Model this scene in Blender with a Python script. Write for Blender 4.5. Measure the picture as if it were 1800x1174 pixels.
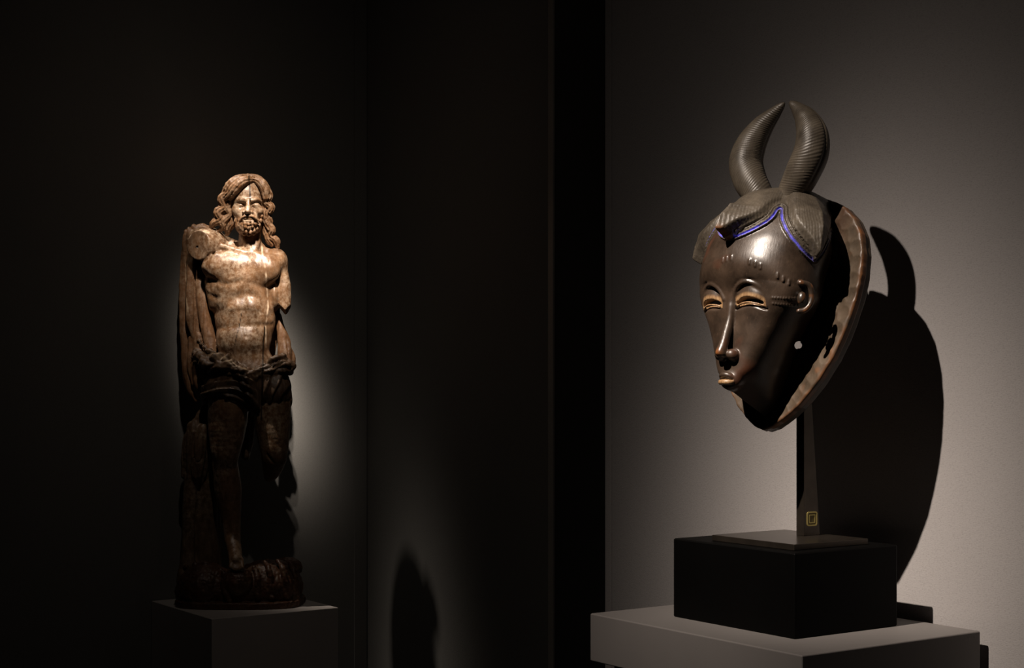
import bpy, math, random
import numpy as np
from mathutils import Matrix, Vector

for o in list(bpy.data.objects):
    bpy.data.objects.remove(o, do_unlink=True)
scene = bpy.context.scene
COL = scene.collection
R = math.radians

# ------------------------------------------------------------------ camera
F, CX, HY, EYE = 2757.0, 900.0, 672.0, 1.5      # focal length, centre column, horizon row (px of 1800x1174), eye height (m)
cam = bpy.data.cameras.new('camera')
cam.sensor_width = 36.0
cam.sensor_fit = 'HORIZONTAL'
cam.lens = F / 1800 * 36
cam.shift_y = (HY - 587.0) / 1800
cam.clip_start = 0.02
camo = bpy.data.objects.new('camera', cam)
camo.location = (0, 0, EYE)
camo.rotation_euler = (R(90), 0, 0)
COL.objects.link(camo)
scene.camera = camo

# ------------------------------------------------------------------ world, exposure
vs = scene.view_settings
vs.view_transform = 'Standard'
vs.look = 'None'
vs.gamma = 1.0
vs.use_curve_mapping = False
vs.exposure = 0.0
world = bpy.data.worlds.new('dark_gallery')
scene.world = world
world.use_nodes = True
world.node_tree.nodes['Background'].inputs[0].default_value = (1.0, 0.93, 0.85, 1)
world.node_tree.nodes['Background'].inputs[1].default_value = 0.0

A0 = R(34.6)                                     # the room is turned 34.6 degrees to the camera
DL = np.array([-math.sin(A0), math.cos(A0), 0.0])   # along the right wall, away from the camera
DR = np.array([math.cos(A0), math.sin(A0), 0.0])    # along the back wall, to the right


def spot(name, loc, target, power, half, blend, radius, colour, beam=None):
    """ceiling lamp; beam = (half width in degrees, edge power, share of wide spill, spill width): the beam of its reflector"""
    l = bpy.data.lights.new(name, 'SPOT')
    l.energy = power
    l.spot_size = R(half * 2)
    l.spot_blend = blend
    l.shadow_soft_size = radius
    l.color = colour
    if beam:
        l.use_nodes = True
        nt = l.node_tree
        em = nt.nodes['Emission']
        tc = nt.nodes.new('ShaderNodeTexCoord')
        sp = nt.nodes.new('ShaderNodeSeparateXYZ')
        nt.links.new(tc.outputs['Normal'], sp.inputs[0])

        def mth(op, a, b=0.0):
            m = nt.nodes.new('ShaderNodeMath')
            m.operation = op
            for s, v in ((m.inputs[0], a), (m.inputs[1], b)):
                if hasattr(v, 'links'):
                    nt.links.new(v, s)
                else:
                    s.default_value = v
            return m.outputs[0]
        ang = mth('ARCCOSINE', mth('MINIMUM', mth('ABSOLUTE', sp.outputs['Z']), 1.0))
        q = mth('DIVIDE', ang, R(beam[0]))
        g = mth('EXPONENT', mth('MULTIPLY', mth('POWER', q, beam[1]), -1.0))
        q2 = mth('DIVIDE', ang, R(beam[3]))
        g2 = mth('EXPONENT', mth('MULTIPLY', mth('MULTIPLY', q2, q2), -1.0))
        nt.links.new(mth('ADD', g, mth('MULTIPLY', g2, beam[2])), em.inputs['Strength'])
    o = bpy.data.objects.new(name, l)
    o.location = loc
    d = Vector(target) - Vector(loc)
    o.rotation_euler = d.to_track_quat('-Z', 'Y').to_euler()
    COL.objects.link(o)
    return o


WARM = (1.0, 0.86, 0.74)
MASK_T = np.array([0.330, 1.95, 1.435])
MASK_L = np.array([-0.866, 0.888, 3.277])
STAT_T = np.array([-0.520, 3.40, 1.430])
STAT_L = np.array([-0.27, 1.75, 3.42])
KEY_T = np.array([-0.550, 3.17, 1.80])
KEY_L = np.array([-0.536, 3.19, 1.92]) - 1.15 * np.array([0.330, 0.162, -0.925])
TOP_L = STAT_L + np.array([-0.03, 0.14, -0.02])
TOP_T = np.array([-0.530, 3.17, 1.765])
LAMPS = [(TOP_L, TOP_T), (MASK_L, MASK_T), (STAT_L, STAT_T), (KEY_L, KEY_T)]
spot('mask_lamp_light', MASK_L, MASK_T, 520, 32.0, 1.0, 0.014, WARM, (5.8, 1.9, 0.03, 18.0))
spot('statue_lamp_light', STAT_L, STAT_T, 340, 40.0, 1.0, 0.018, WARM, (2.0, 1.9, 0.025, 15.0))
spot('statue_chest_light', TOP_L, TOP_T, 450, 14.0, 1.0, 0.016, WARM, (2.75, 2.8, 0.0, 10.0))
spot('statue_key_light', KEY_L, KEY_T, 85, 16.0, 1.0, 0.016, WARM, (4.4, 2.2, 0.0, 10.0))

# ------------------------------------------------------------------ node helpers


def mat(name):
    m = bpy.data.materials.new(name)
    m.use_nodes = True
    nt = m.node_tree
    return m, nt, nt.nodes['Principled BSDF']


def N(nt, typ, **kw):
    n = nt.nodes.new(typ)
    for k, v in kw.items():
        setattr(n, k, v)
    return n


def coord(nt, scale=(1, 1, 1), kind='Object'):
    tc = N(nt, 'ShaderNodeTexCoord')
    mp = N(nt, 'ShaderNodeMapping')
    mp.inputs['Scale'].default_value = scale
    nt.links.new(tc.outputs[kind], mp.inputs['Vector'])
    return mp.outputs['Vector']


def noise(nt, vec, scale, detail=4, rough=0.55, dist=0.0):
    n = N(nt, 'ShaderNodeTexNoise')
    n.inputs['Scale'].default_value = scale
    n.inputs['Detail'].default_value = detail
    n.inputs['Roughness'].default_value = rough
    n.inputs['Distortion'].default_value = dist
    nt.links.new(vec, n.inputs['Vector'])
    return n.outputs['Fac']


def ramp(nt, fac, stops):
    r = N(nt, 'ShaderNodeValToRGB')
    e = r.color_ramp.elements
    while len(e) < len(stops):
        e.new(0.5)
    for i, (p, c) in enumerate(stops):
        e[i].position = p
        e[i].color = (*c, 1) if len(c) == 3 else c
    nt.links.new(fac, r.inputs['Fac'])
    return r.outputs['Color']


def mixc(nt, fac, a, b, mode='MIX'):
    m = N(nt, 'ShaderNodeMix', data_type='RGBA', blend_type=mode)
    for sock, v in ((m.inputs[0], fac), (m.inputs[6], a), (m.inputs[7], b)):
        if hasattr(v, 'links'):
            nt.links.new(v, sock)
        elif isinstance(v, (int, float)):
            sock.default_value = v
        else:
            sock.default_value = (*v, 1)
    return m.outputs[2]


def attr(nt, name):
    a = N(nt, 'ShaderNodeAttribute', attribute_name=name)
    return a.outputs['Fac']


def bump(nt, bsdf, height, strength, dist, prev=None):
    b = N(nt, 'ShaderNodeBump')
    b.inputs['Strength'].default_value = strength
    b.inputs['Distance'].default_value = dist
    nt.links.new(height, b.inputs['Height'])
    if prev is not None:
        nt.links.new(prev, b.inputs['Normal'])
    nt.links.new(b.outputs['Normal'], bsdf.inputs['Normal'])
    return b.outputs['Normal']


def math_n(nt, op, a, b=0.0):
    m = N(nt, 'ShaderNodeMath', operation=op)
    for s, v in ((m.inputs[0], a), (m.inputs[1], b)):
        if hasattr(v, 'links'):
            nt.links.new(v, s)
        else:
            s.default_value = v
    return m.outputs[0]


def plain(name, col, rough, spec=0.5, metal=0.0, var=0.12, nscale=9, bmp=0.0, bscale=400):
    m, nt, b = mat(name)
    v = coord(nt)
    n = noise(nt, v, nscale, 5)
    lo = tuple(c * (1 - var) for c in col)
    hi = tuple(c * (1 + var) for c in col)
    nt.links.new(ramp(nt, n, [(0.3, lo), (0.7, hi)]), b.inputs['Base Color'])
    b.inputs['Roughness'].default_value = rough
    b.inputs['Specular IOR Level'].default_value = spec
    b.inputs['Metallic'].default_value = metal
    if bmp:
        bump(nt, b, noise(nt, v, bscale, 3), bmp, 0.0006)
    return m


def fabric(name, col, weave=1100, b_strength=0.3):
    """woven wall cloth"""
    m, nt, b = mat(name)
    v = coord(nt)
    n1 = noise(nt, coord(nt, (1, 1, 0.25)), weave, 2)
    n2 = noise(nt, coord(nt, (0.25, 0.25, 1)), weave, 2)
    s = math_n(nt, 'ADD', n1, n2)
    big = noise(nt, v, 2.5, 3)
    base = ramp(nt, big, [(0.3, tuple(c * 0.95 for c in col)), (0.7, tuple(c * 1.05 for c in col))])
    thr = ramp(nt, s, [(0.7, (0.85, 0.85, 0.85)), (1.0, (1, 1, 1))])
    nt.links.new(mixc(nt, 1.0, base, thr, 'MULTIPLY'), b.inputs['Base Color'])
    b.inputs['Roughness'].default_value = 0.95
    b.inputs['Specular IOR Level'].default_value = 0.1
    bump(nt, b, s, b_strength, 0.0008)
    return m


# ------------------------------------------------------------------ object helpers


def tag(o, label, cat, group=None):
    o['label'] = label
    o['category'] = cat
    if group:
        o['group'] = group
    return o


def empty(name, loc, rz=0.0):
    o = bpy.data.objects.new(name, None)
    o.location = loc
    o.rotation_euler = (0, 0, rz)
    o.empty_display_size = 0.05
    COL.objects.link(o)
    return o


def mesh_obj(name, verts, faces, material, parent=None, smooth=False):
    me = bpy.data.meshes.new(name)
    me.from_pydata([tuple(map(float, v)) for v in verts], [], [tuple(int(i) for i in f) for f in faces])
    me.materials.append(material)
    if smooth:
        me.polygons.foreach_set('use_smooth', [True] * len(me.polygons))
    me.update()
    o = bpy.data.objects.new(name, me)
    COL.objects.link(o)
    if parent is not None:
        o.parent = parent
    return o


def struct(o, label=None):
    o['kind'] = 'structure'
    if label:
        o['label'] = label
    return o


def prism(poly, z0, z1):
    """vertical prism over a plan polygon (list of xy)"""
    n = len(poly)
    v = [(p[0], p[1], z0) for p in poly] + [(p[0], p[1], z1) for p in poly]
    f = [list(range(n))[::-1], list(range(n, 2 * n))]
    f += [[i, (i + 1) % n, n + (i + 1) % n, n + i] for i in range(n)]
    return v, f


def bevel(o, w, seg=2):
    m = o.modifiers.new('bevel', 'BEVEL')
    m.width = w
    m.segments = seg
    m.limit_method = 'ANGLE'
    o.data.polygons.foreach_set('use_smooth', [True] * len(o.data.polygons))
    m.harden_normals = True
    return o


def box_at(name, origin, u, v, z0, z1, material, parent=None, bev=0.0):
    """box whose plan is origin, origin+u, origin+u+v, origin+v (world xy)"""
    o_ = np.array(origin[:2], float)
    u = np.array(u[:2], float)
    v = np.array(v[:2], float)
    poly = [o_, o_ + u, o_ + u + v, o_ + v]
    area = u[0] * v[1] - u[1] * v[0]
    if area < 0:
        poly = poly[::-1]
    c = np.mean(poly, axis=0) if parent is None else np.array(parent.location[:2])
    zb = z0 if parent is None else parent.location[2]
    vv, ff = prism([p - c for p in poly], z0 - zb, z1 - zb)
    ob = mesh_obj(name, vv, ff, material, parent)
    if parent is None:
        ob.location = (c[0], c[1], zb)
    if bev:
        bevel(ob, bev)
    return ob


def sweep(pts, rad, nseg, cap=True, squash=None):
    """tube along pts (k,3) with radii (k,); returns verts, faces, u (along), a (around)"""
    pts = np.asarray(pts, float)
    k = len(pts)
    t = np.gradient(pts, axis=0)
    t /= np.linalg.norm(t, axis=1)[:, None]
    ref = np.array([0, 1.0, 0])
    verts, uu, aa = [], [], []
    s = np.concatenate([[0], np.cumsum(np.linalg.norm(np.diff(pts, axis=0), axis=1))])
    for i in range(k):
        b = np.cross(t[i], ref)
        b /= np.linalg.norm(b)
        n = np.cross(b, t[i])
        for j in range(nseg):
            a = 2 * math.pi * j / nseg
            verts.append(pts[i] + rad[i] * (math.cos(a) * b + math.sin(a) * n))
            uu.append(s[i])
            aa.append(a)
    faces = []
    for i in range(k - 1):
        for j in range(nseg):
            j2 = (j + 1) % nseg
            faces.append((i * nseg + j, i * nseg + j2, (i + 1) * nseg + j2, (i + 1) * nseg + j))
    if cap:
        faces.append(tuple(range(nseg))[::-1])
        faces.append(tuple((k - 1) * nseg + j for j in range(nseg)))
    return np.array(verts), faces, np.array(uu), np.array(aa)


def spline(pts, n):
    """Catmull-Rom through rows of pts, n samples"""
    p = np.asarray(pts, float)
    p = np.vstack([2 * p[0] - p[1], p, 2 * p[-1] - p[-2]])
    m = len(p) - 3
    out = []
    for q in np.linspace(0, m - 1e-9, n):
        i = int(q)
        t = q - i
        a, b, c, d = p[i], p[i + 1], p[i + 2], p[i + 3]
        out.append(0.5 * (2 * b + (c - a) * t + (2 * a - 5 * b + 4 * c - d) * t * t + (3 * b - a - 3 * c + d) * t ** 3))
    return np.array(out)


# ------------------------------------------------------------------ implicit carving: distance fields turned into meshes


def smin(a, b, k):
    if k <= 0:
        return np.minimum(a, b)
    h = np.clip(0.5 + 0.5 * (b - a) / k, 0, 1)
    return b + (a - b) * h - k * h * (1 - h)


def smax(a, b, k):
    return -smin(-a, -b, k)


def surface_nets(f, lo, hi, h, cell=4, slack=1.5):
    lo = np.asarray(lo, float)
    n = np.ceil((np.asarray(hi, float) - lo) / h / cell).astype(int) * cell
    nc = n // cell

    def pts(ii, jj, kk):
        return np.stack([lo[0] + ii * h, lo[1] + jj * h, lo[2] + kk * h], -1).astype(np.float32)
    ci, cj, ck = np.meshgrid(*[np.arange(m) * cell + cell / 2 for m in nc], indexing='ij')
    dc = f(pts(ci.ravel(), cj.ravel(), ck.ravel())).reshape(nc)
    act = np.abs(dc) < h * cell * 0.87 * slack
    rep = lambda a: a.repeat(cell, 0).repeat(cell, 1).repeat(cell, 2)
    D = np.where(dc < 0, -1.0, 1.0).astype(np.float32)
    D = np.pad(rep(D), ((0, 1),) * 3, mode='edge')
    M = np.zeros(D.shape, bool)
    a = rep(act)
    for sx in (0, 1):
        for sy in (0, 1):
            for sz in (0, 1):
                M[sx:sx + a.shape[0], sy:sy + a.shape[1], sz:sz + a.shape[2]] |= a
    idx = np.nonzero(M)
    vals = np.empty(len(idx[0]), np.float32)
    step = 400000
    for s in range(0, len(vals), step):
        e = s + step
        vals[s:e] = f(pts(idx[0][s:e], idx[1][s:e], idx[2][s:e]))
    D[idx] = vals
    ins = D < 0
    cnt = np.zeros(tuple(n), np.uint8)
    corners = [(x, y, z) for x in (0, 1) for y in (0, 1) for z in (0, 1)]
    sl = lambda A, c: A[c[0]:c[0] + n[0], c[1]:c[1] + n[1], c[2]:c[2] + n[2]]
    for c in corners:
        cnt += sl(ins, c)
    surf = (cnt > 0) & (cnt < 8)
    ca = np.argwhere(surf)
    dv = np.stack([D[ca[:, 0] + c[0], ca[:, 1] + c[1], ca[:, 2] + c[2]] for c in corners], 1)
    acc = np.zeros((len(ca), 3))
    num = np.zeros(len(ca))
    for i, c in enumerate(corners):
        for ax in range(3):
            if c[ax] == 0:
                c2 = list(c)
                c2[ax] = 1
                j = corners.index(tuple(c2))
                x = (dv[:, i] < 0) != (dv[:, j] < 0)
                t = dv[x, i] / (dv[x, i] - dv[x, j])
                p = np.tile(np.array(c, float), (x.sum(), 1))
                p[:, ax] = t
                acc[x] += p
                num[x] += 1
    V = lo + (ca + acc / num[:, None]) * h
    vid = np.full(tuple(n), -1, np.int32)
    vid[tuple(ca.T)] = np.arange(len(ca))
    Q = []
    for ax in range(3):
        b, c = (ax + 1) % 3, (ax + 2) % 3
        s0 = [slice(None)] * 3
        s1 = [slice(None)] * 3
        s0[ax] = slice(0, n[ax])
        s1[ax] = slice(1, n[ax] + 1)
        for q in (b, c):
            s0[q] = slice(1, n[q])
            s1[q] = slice(1, n[q])
        A, B = ins[tuple(s0)], ins[tuple(s1)]
        w = np.argwhere(A != B)
        sgn = A[tuple(w.T)]
        off = np.zeros(3, int)
        off[b] = off[c] = 1
        p = w + off
        eb = np.zeros(3, int)
        eb[b] = 1
        ec = np.zeros(3, int)
        ec[c] = 1
        q4 = np.stack([vid[tuple((p - eb - ec).T)], vid[tuple((p - ec).T)], vid[tuple(p.T)], vid[tuple((p - eb).T)]], 1)
        q4[~sgn] = q4[~sgn][:, ::-1]
        Q.append(q4)
    Q = np.concatenate(Q)
    Q = Q[(Q >= 0).all(1)]
    return V, Q


def vert_normals(V, Q):
    n = np.cross(V[Q[:, 2]] - V[Q[:, 0]], V[Q[:, 3]] - V[Q[:, 1]])
    o = np.zeros_like(V)
    for i in range(4):
        np.add.at(o, Q[:, i], n)
    l = np.linalg.norm(o, axis=1)
    return o / np.maximum(l, 1e-12)[:, None]


def relax(V, Q, it=1, lam=0.5):
    for _ in range(it):
        s = np.zeros_like(V)
        c = np.zeros(len(V))
        for i in range(4):
            j = (i + 1) % 4
            np.add.at(s, Q[:, i], V[Q[:, j]])
            np.add.at(s, Q[:, j], V[Q[:, i]])
            np.add.at(c, Q[:, i], 1)
            np.add.at(c, Q[:, j], 1)
        V = V + lam * (s / np.maximum(c, 1)[:, None] - V)
    return V


def quad_mesh(name, V, Q, normals, material, parent, attrs=None):
    used, inv = np.unique(Q, return_inverse=True)
    q = inv.reshape(-1, 4)
    v = V[used]
    me = bpy.data.meshes.new(name)
    me.vertices.add(len(v))
    me.vertices.foreach_set('co', v.astype(np.float32).ravel())
    me.loops.add(len(q) * 4)
    me.loops.foreach_set('vertex_index', q.astype(np.int32).ravel())
    me.polygons.add(len(q))
    me.polygons.foreach_set('loop_start', np.arange(0, len(q) * 4, 4, dtype=np.int32))
    me.update(calc_edges=True)
    me.polygons.foreach_set('use_smooth', np.ones(len(q), bool))
    for k, a in (attrs or {}).items():
        at = me.attributes.new(k, 'FLOAT', 'POINT')
        at.data.foreach_set('value', a[used].astype(np.float32))
    me.validate()
    if normals is not None:
        me.normals_split_custom_set_from_vertices(normals[used].astype(np.float32).tolist())
    me.materials.append(material)
    o = bpy.data.objects.new(name, me)
    COL.objects.link(o)
    if parent is not None:
        o.parent = parent
    return o


def vnoise(P, scale, seed=0):
    """cheap smooth value noise in -1..1 for carving marks"""
    rs = np.random.RandomState(seed)
    tab = rs.rand(4096).astype(np.float32) * 2 - 1
    p = P * scale + 100.0
    i = np.floor(p).astype(np.int64)
    f = p - i
    f = f * f * (3 - 2 * f)
    r = 0
    for x in (0, 1):
        for y in (0, 1):
            for z in (0, 1):
                hsh = ((i[:, 0] + x) * 73856093 ^ (i[:, 1] + y) * 19349663 ^ (i[:, 2] + z) * 83492791) & 4095
                w = np.abs(1 - x - f[:, 0]) * np.abs(1 - y - f[:, 1]) * np.abs(1 - z - f[:, 2])
                r = r + tab[hsh] * w
    return r


class Field:
    """parts with their own distance, each prim touching only the points near it"""

    def __init__(self, P, names, far):
        self.P = P
        self.D = {n: np.full(len(P), far, np.float32) for n in names}
        self.far = far

    def near(self, lo, hi, m):
        P = self.P
        return np.nonzero((P[:, 0] > lo[0] - m) & (P[:, 0] < hi[0] + m) & (P[:, 1] > lo[1] - m) & (P[:, 1] < hi[1] + m) &
                          (P[:, 2] > lo[2] - m) & (P[:, 2] < hi[2] + m))[0]

    def put(self, part, i, d, k, cut=False):
        if len(i) == 0:
            return
        A = self.D[part]
        A[i] = smax(A[i], -d, k) if cut else smin(A[i], d, k)

    def ell(self, part, c, r, k=0.0, cut=False, rot=None):
        c = np.array(c, np.float32)
        r = np.array(r, np.float32)
        m = self.far * 0.6
        rr = np.full(3, r.max()) if rot is not None else r
        i = self.near(c - rr, c + rr, m)
        p = self.P[i] - c
        if rot is not None:
            p = p @ rot
        k0 = np.linalg.norm(p / r, axis=1)
        k1 = np.linalg.norm(p / (r * r), axis=1)
        d = k0 * (k0 - 1) / np.maximum(k1, 1e-9)
        d = np.where(k0 < 1e-4, -r.min(), d)
        self.put(part, i, d, k, cut)

    def tube(self, part, pts, rad, k=0.0, cut=False, n=None, flat=None):
        pts = np.asarray(pts, np.float32)
        rad = np.broadcast_to(np.asarray(rad, np.float32), (len(pts),)) if np.ndim(rad) else np.full(len(pts), rad, np.float32)
        if n:
            q = spline(np.column_stack([pts, rad]), n)
            pts, rad = q[:, :3].astype(np.float32), q[:, 3].astype(np.float32)
        R_ = rad.max()
        i = self.near(pts.min(0) - R_, pts.max(0) + R_, self.far * 0.6)
        if len(i) == 0:
            return
        p = self.P[i]
        best = np.full(len(i), 1e9, np.float32)
        for a, b, ra, rb in zip(pts[:-1], pts[1:], rad[:-1], rad[1:]):
            ab = b - a
            t = np.clip(((p - a) @ ab) / max(float(ab @ ab), 1e-12), 0, 1)
            q = p - a - t[:, None] * ab
            if flat is not None:
                q = q * flat
            d = np.sqrt((q * q).sum(1)) - (ra + (rb - ra) * t)
            np.minimum(best, d, out=best)
        self.put(part, i, best, k, cut)


# ------------------------------------------------------------------ materials
M_WALLR = fabric('right_wall_cloth', (0.36, 0.342, 0.338))
M_WALLB = fabric('back_wall_cloth', (0.20, 0.197, 0.185))
M_DARK = fabric('dark_shade_cloth', (0.05, 0.05, 0.048))  # dark gallery walls; also stands in for shade on the alcove's end panel
M_TRIM = plain('dark_trim', (0.34, 0.32, 0.29), 0.45)
M_FLOOR = plain('dark_floor', (0.03, 0.028, 0.026), 0.5, bmp=0.2, bscale=60)
M_CEIL = plain('black_ceiling', (0.015, 0.015, 0.015), 0.9)
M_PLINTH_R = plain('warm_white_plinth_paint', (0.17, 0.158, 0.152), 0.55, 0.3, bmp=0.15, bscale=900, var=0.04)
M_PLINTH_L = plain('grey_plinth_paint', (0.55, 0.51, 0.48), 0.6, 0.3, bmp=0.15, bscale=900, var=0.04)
M_BLACK = plain('black_lacquer_block', (0.0014, 0.0013, 0.0012), 0.55, 0.08, var=0.2, bmp=0.1, bscale=500)
M_BRONZE = plain('dark_bronze_stand', (0.055, 0.045, 0.036), 0.28, 0.6, metal=0.75, var=0.25, nscale=30)
M_BRASS = plain('brass_emblem', (0.46, 0.38, 0.13), 0.4, 0.5, metal=0.5)
M_BRASSD = plain('dull_brass', (0.15, 0.12, 0.045), 0.5, 0.4, metal=0.4)

# ------------------------------------------------------------------ room
EL = 3.6


def P2(v):
    return np.array(v, float)


WR0 = P2([0.5316 + 0.002, 1.965 + 0.002])        # a point on the right wall plane
dl, dr = DL[:2], DR[:2]
wr_end = WR0 + dl * 0.672                        # free edge of the right wall
wr_near = WR0 - dl * 4.0
struct(box_at('wall_right', wr_near, wr_end - wr_near, dr * 0.12, 0, EL, M_WALLR), 'taupe cloth-covered wall behind the carved mask')
# wrapped edge strip of the right wall panel, a hair proud of the cloth with a dark joint beside it
struct(box_at('trim_1', wr_end - dl * 0.0145 - dr * 0.002, dl * 0.0165, dr * 0.122, 0, EL, M_WALLR, bev=0.0015), 'narrow edge strip at the free end of the taupe wall')

SC = P2([-0.549, 3.19])                          # statue plinth centre
wb0 = P2([-0.743, 3.231]) + dl * 0.004           # on the back wall plane


def on_back(px):
    q = (px - CX) / F
    # wb0 + t*dr with x = q*y
    return (q * wb0[1] - wb0[0]) / (dr[0] - q * dr[1])


t_a, t_b = on_back(622), on_back(645)
crn = wb0 + dr * t_b                             # inner corner of the alcove


def on_side(px):
    """distance from the corner along the alcove's side wall, towards the camera"""
    q = (px - CX) / F
    return (q * crn[1] - crn[0]) / (-dl[0] + q * dl[1])


s_c, s_d = on_side(966), on_side(975)
struct(box_at('wall_back', wb0 - dr * 3.0, dr * (3.0 + t_a), dl * 0.2, 0, EL, M_WALLB), 'dark cloth-covered wall behind the wooden statue')
struct(box_at('trim_2', wb0 + dr * t_a - dl * 0.004, dr * (t_b - t_a - 0.0022), dl * 0.2, 0, EL, M_WALLB, bev=0.001), 'narrow vertical strip in the corner of the dark alcove')
struct(box_at('wall_side', crn + dl * 0.1, -dl * (s_c + 0.1), dr * 0.12, 0, EL, M_WALLB), 'dark cloth-covered side wall of the alcove')
struct(box_at('trim_3', crn - dl * s_c - dr * 0.004, -dl * (s_d - s_c), dr * 0.124, 0, EL, M_TRIM, bev=0.001), 'thin dark edge strip on the alcove wall')
struct(box_at('wall_side_end', crn - dl * s_d, -dl * 1.0, dr * 0.12, 0, EL, M_DARK), 'shaded end panel of the alcove wall beside the taupe wall, shade put into its dark cloth')  # taupe wall blocks the light here; that shade is put into the cloth colour
# left side and rear of the gallery
lw = wb0 - dr * 2.6
struct(box_at('wall_left', lw - dl * 7.0, dl * 7.4, -dr * 0.1, 0, EL, M_DARK), 'dark side wall of the gallery')
struct(box_at('wall_rear', lw - dl * 6.9, dr * 5.2, -dl * 0.1, 0, EL, M_DARK), 'dark rear wall of the gallery')
fl = lw - dl * 7.2 - dr * 0.4
struct(box_at('floor', fl, dr * 6.2, dl * 9.5, -0.1, 0, M_FLOOR), 'dark gallery floor')
struct(box_at('ceiling', fl, dr * 6.2, dl * 9.5, EL, EL + 0.1, M_CEIL), 'black gallery ceiling')

# ------------------------------------------------------------------ mask plinth, block, stand
H1 = 0.300
ZT = EYE - H1                                    # top of the mask plinth
pf = P2([1.0625, 5.744]) * H1                    # front corner of the plinth top
PLW, PLD = 0.383, 0.300                          # along the wall, out of the wall
pb = pf                                          # origin
pl_root = empty('display_plinth', (*(pf + dl * PLW / 2 + dr * PLD / 2), 0))
tag(pl_root, 'warm white plinth with overhanging slab top against the taupe wall, carrying a black block', 'plinth')
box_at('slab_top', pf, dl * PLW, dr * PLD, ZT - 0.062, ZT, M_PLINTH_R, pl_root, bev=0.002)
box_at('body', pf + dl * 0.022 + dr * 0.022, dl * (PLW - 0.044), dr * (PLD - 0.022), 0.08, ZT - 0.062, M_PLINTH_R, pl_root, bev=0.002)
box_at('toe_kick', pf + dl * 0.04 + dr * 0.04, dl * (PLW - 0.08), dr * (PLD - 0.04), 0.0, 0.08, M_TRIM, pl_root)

bf = P2([1.0996, 6.10]) * H1                     # front corner of the block
BW, BD, BH = 0.2175, 0.1755, 0.1005
blk = box_at('riser_block', bf, dl * BW, dr * BD, ZT, ZT + BH, M_BLACK, None, bev=0.0022)
tag(blk, 'black painted riser block lying on the white plinth under the bronze mask stand', 'block')
bc = bf + dl * BW / 2 + dr * BD / 2
ZB = ZT + BH
sc_ = P2([0.345, 1.953])                         # stand centre
st_root = empty('mask_stand', (*sc_, ZB))
tag(st_root, 'dark bronze stand with flat base plate and tapering upright, holding the horned mask', 'stand')
box_at('base_plate', sc_ - dl * 0.0725 - dr * 0.063, dl * 0.145, dr * 0.126, ZB, ZB + 0.0075, M_BRONZE, st_root, bev=0.0008)


def blade():
    z0, z1 = 0.0075, 0.226
    fr = -0.0205                                  # front edge, metres out from the centre towards the room
    v = []
    for z, dep in ((z0, 0.0285), (z1, 0.010)):
        for s_, q in ((-1, 0), (1, 0), (1, 1), (-1, 1)):
            p = -dl * s_ * 0.0066 + dr * (0.019 + q * dep)
            v.append((p[0], p[1], z))
    f = [(0, 1, 2, 3), (7, 6, 5, 4), (0, 4, 5, 1), (1, 5, 6, 2), (2, 6, 7, 3), (3, 7, 4, 0)]
    return v, f


bv, bfc = blade()
ob = mesh_obj('upright', bv, bfc, M_BRONZE, st_root)
bevel(ob, 0.0006)


def rounded(w, h, r, n=5):
    out = []
    for cx, cy, a0 in ((w - r, h - r, 0), (-w + r, h - r, 90), (-w + r, -h + r, 180), (w - r, -h + r, 270)):
        for i in range(n + 1):
            a = R(a0 + 90 * i / n)
            out.append((cx + r * math.cos(a), cy + r * math.sin(a)))
    return out


# square brass emblem on the side of the upright: frame, inner square outline and inner pad
side = -dl                                       # outward direction of the wide face


def plate_on_side(name, outer, inner, off, th, cz, material):
    vv = []
    base = -dl * (0.0066 + off)
    c0 = dr * (0.019 + 0.0140)
    ring = [outer] + ([inner] if inner else [])
    for lev in (0, th):
        for rg in ring:
            for (a, b) in rg:
                p = base - dl * lev + c0 + dr * a
                vv.append((p[0], p[1], cz + b))
    n = len(outer)
    k = len(ring)
    ff = []
    L1 = n * k
    for i in range(n):
        j = (i + 1) % n
        ff.append((i, L1 + i, L1 + j, j))
        if k == 2:
            ff.append((L1 + i, L1 + n + i, L1 + n + j, L1 + j))
            ff.append((L1 + n + i, n + i, n + j, L1 + n + j))
    if k == 1:
        ff.append(tuple(L1 + i for i in range(n)))
    return mesh_obj(name, vv, ff, material, st_root)


ZE = 0.0285
e1 = plate_on_side('emblem', rounded(0.0088, 0.0088, 0.0028), None, 0.0, 0.0003, ZE, M_BRASSD)
e1['label'] = 'small brass rounded-square emblem'
e2 = plate_on_side('emblem_ring', rounded(0.0090, 0.0090, 0.0030), rounded(0.0074, 0.0074, 0.0022), 0.0, 0.0008, ZE, M_BRASS)
e3 = plate_on_side('emblem_square', rounded(0.0054, 0.0054, 0.0008), rounded(0.0043, 0.0043, 0.0006), 0.0, 0.0007, ZE, M_BRASS)

# ------------------------------------------------------------------ statue plinth
H2 = 0.45
ZS = EYE - H2
sf = P2([-0.571, 2.982])
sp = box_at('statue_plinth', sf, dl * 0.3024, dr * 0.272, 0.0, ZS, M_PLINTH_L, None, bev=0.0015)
tag(sp, 'tall plain grey plinth against the dark wall, carrying the wooden statue', 'plinth')


# ------------------------------------------------------------------ carved mask
# local frame: x to the right as one faces the mask, y out of the wall, z up along the mask; it leans back on its stand
PSI, LEAN = R(3.0), R(14.0)
MO = np.array([0.310, 1.929, 1.443])             # lowest point of the rim
_o, _x = -DR, -DL
_c, _s = math.cos(PSI), math.sin(PSI)
_o, _x = _o * _c + _x * _s, _x * _c - _o * _s
_up = np.array([0, 0, 1.0])
MZ = _up * math.cos(LEAN) - _o * math.sin(LEAN)
MY = _o * math.cos(LEAN) + _up * math.sin(LEAN)
MX = _x
MM = np.stack([MX, MY, MZ], 1)                   # local -> world


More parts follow.
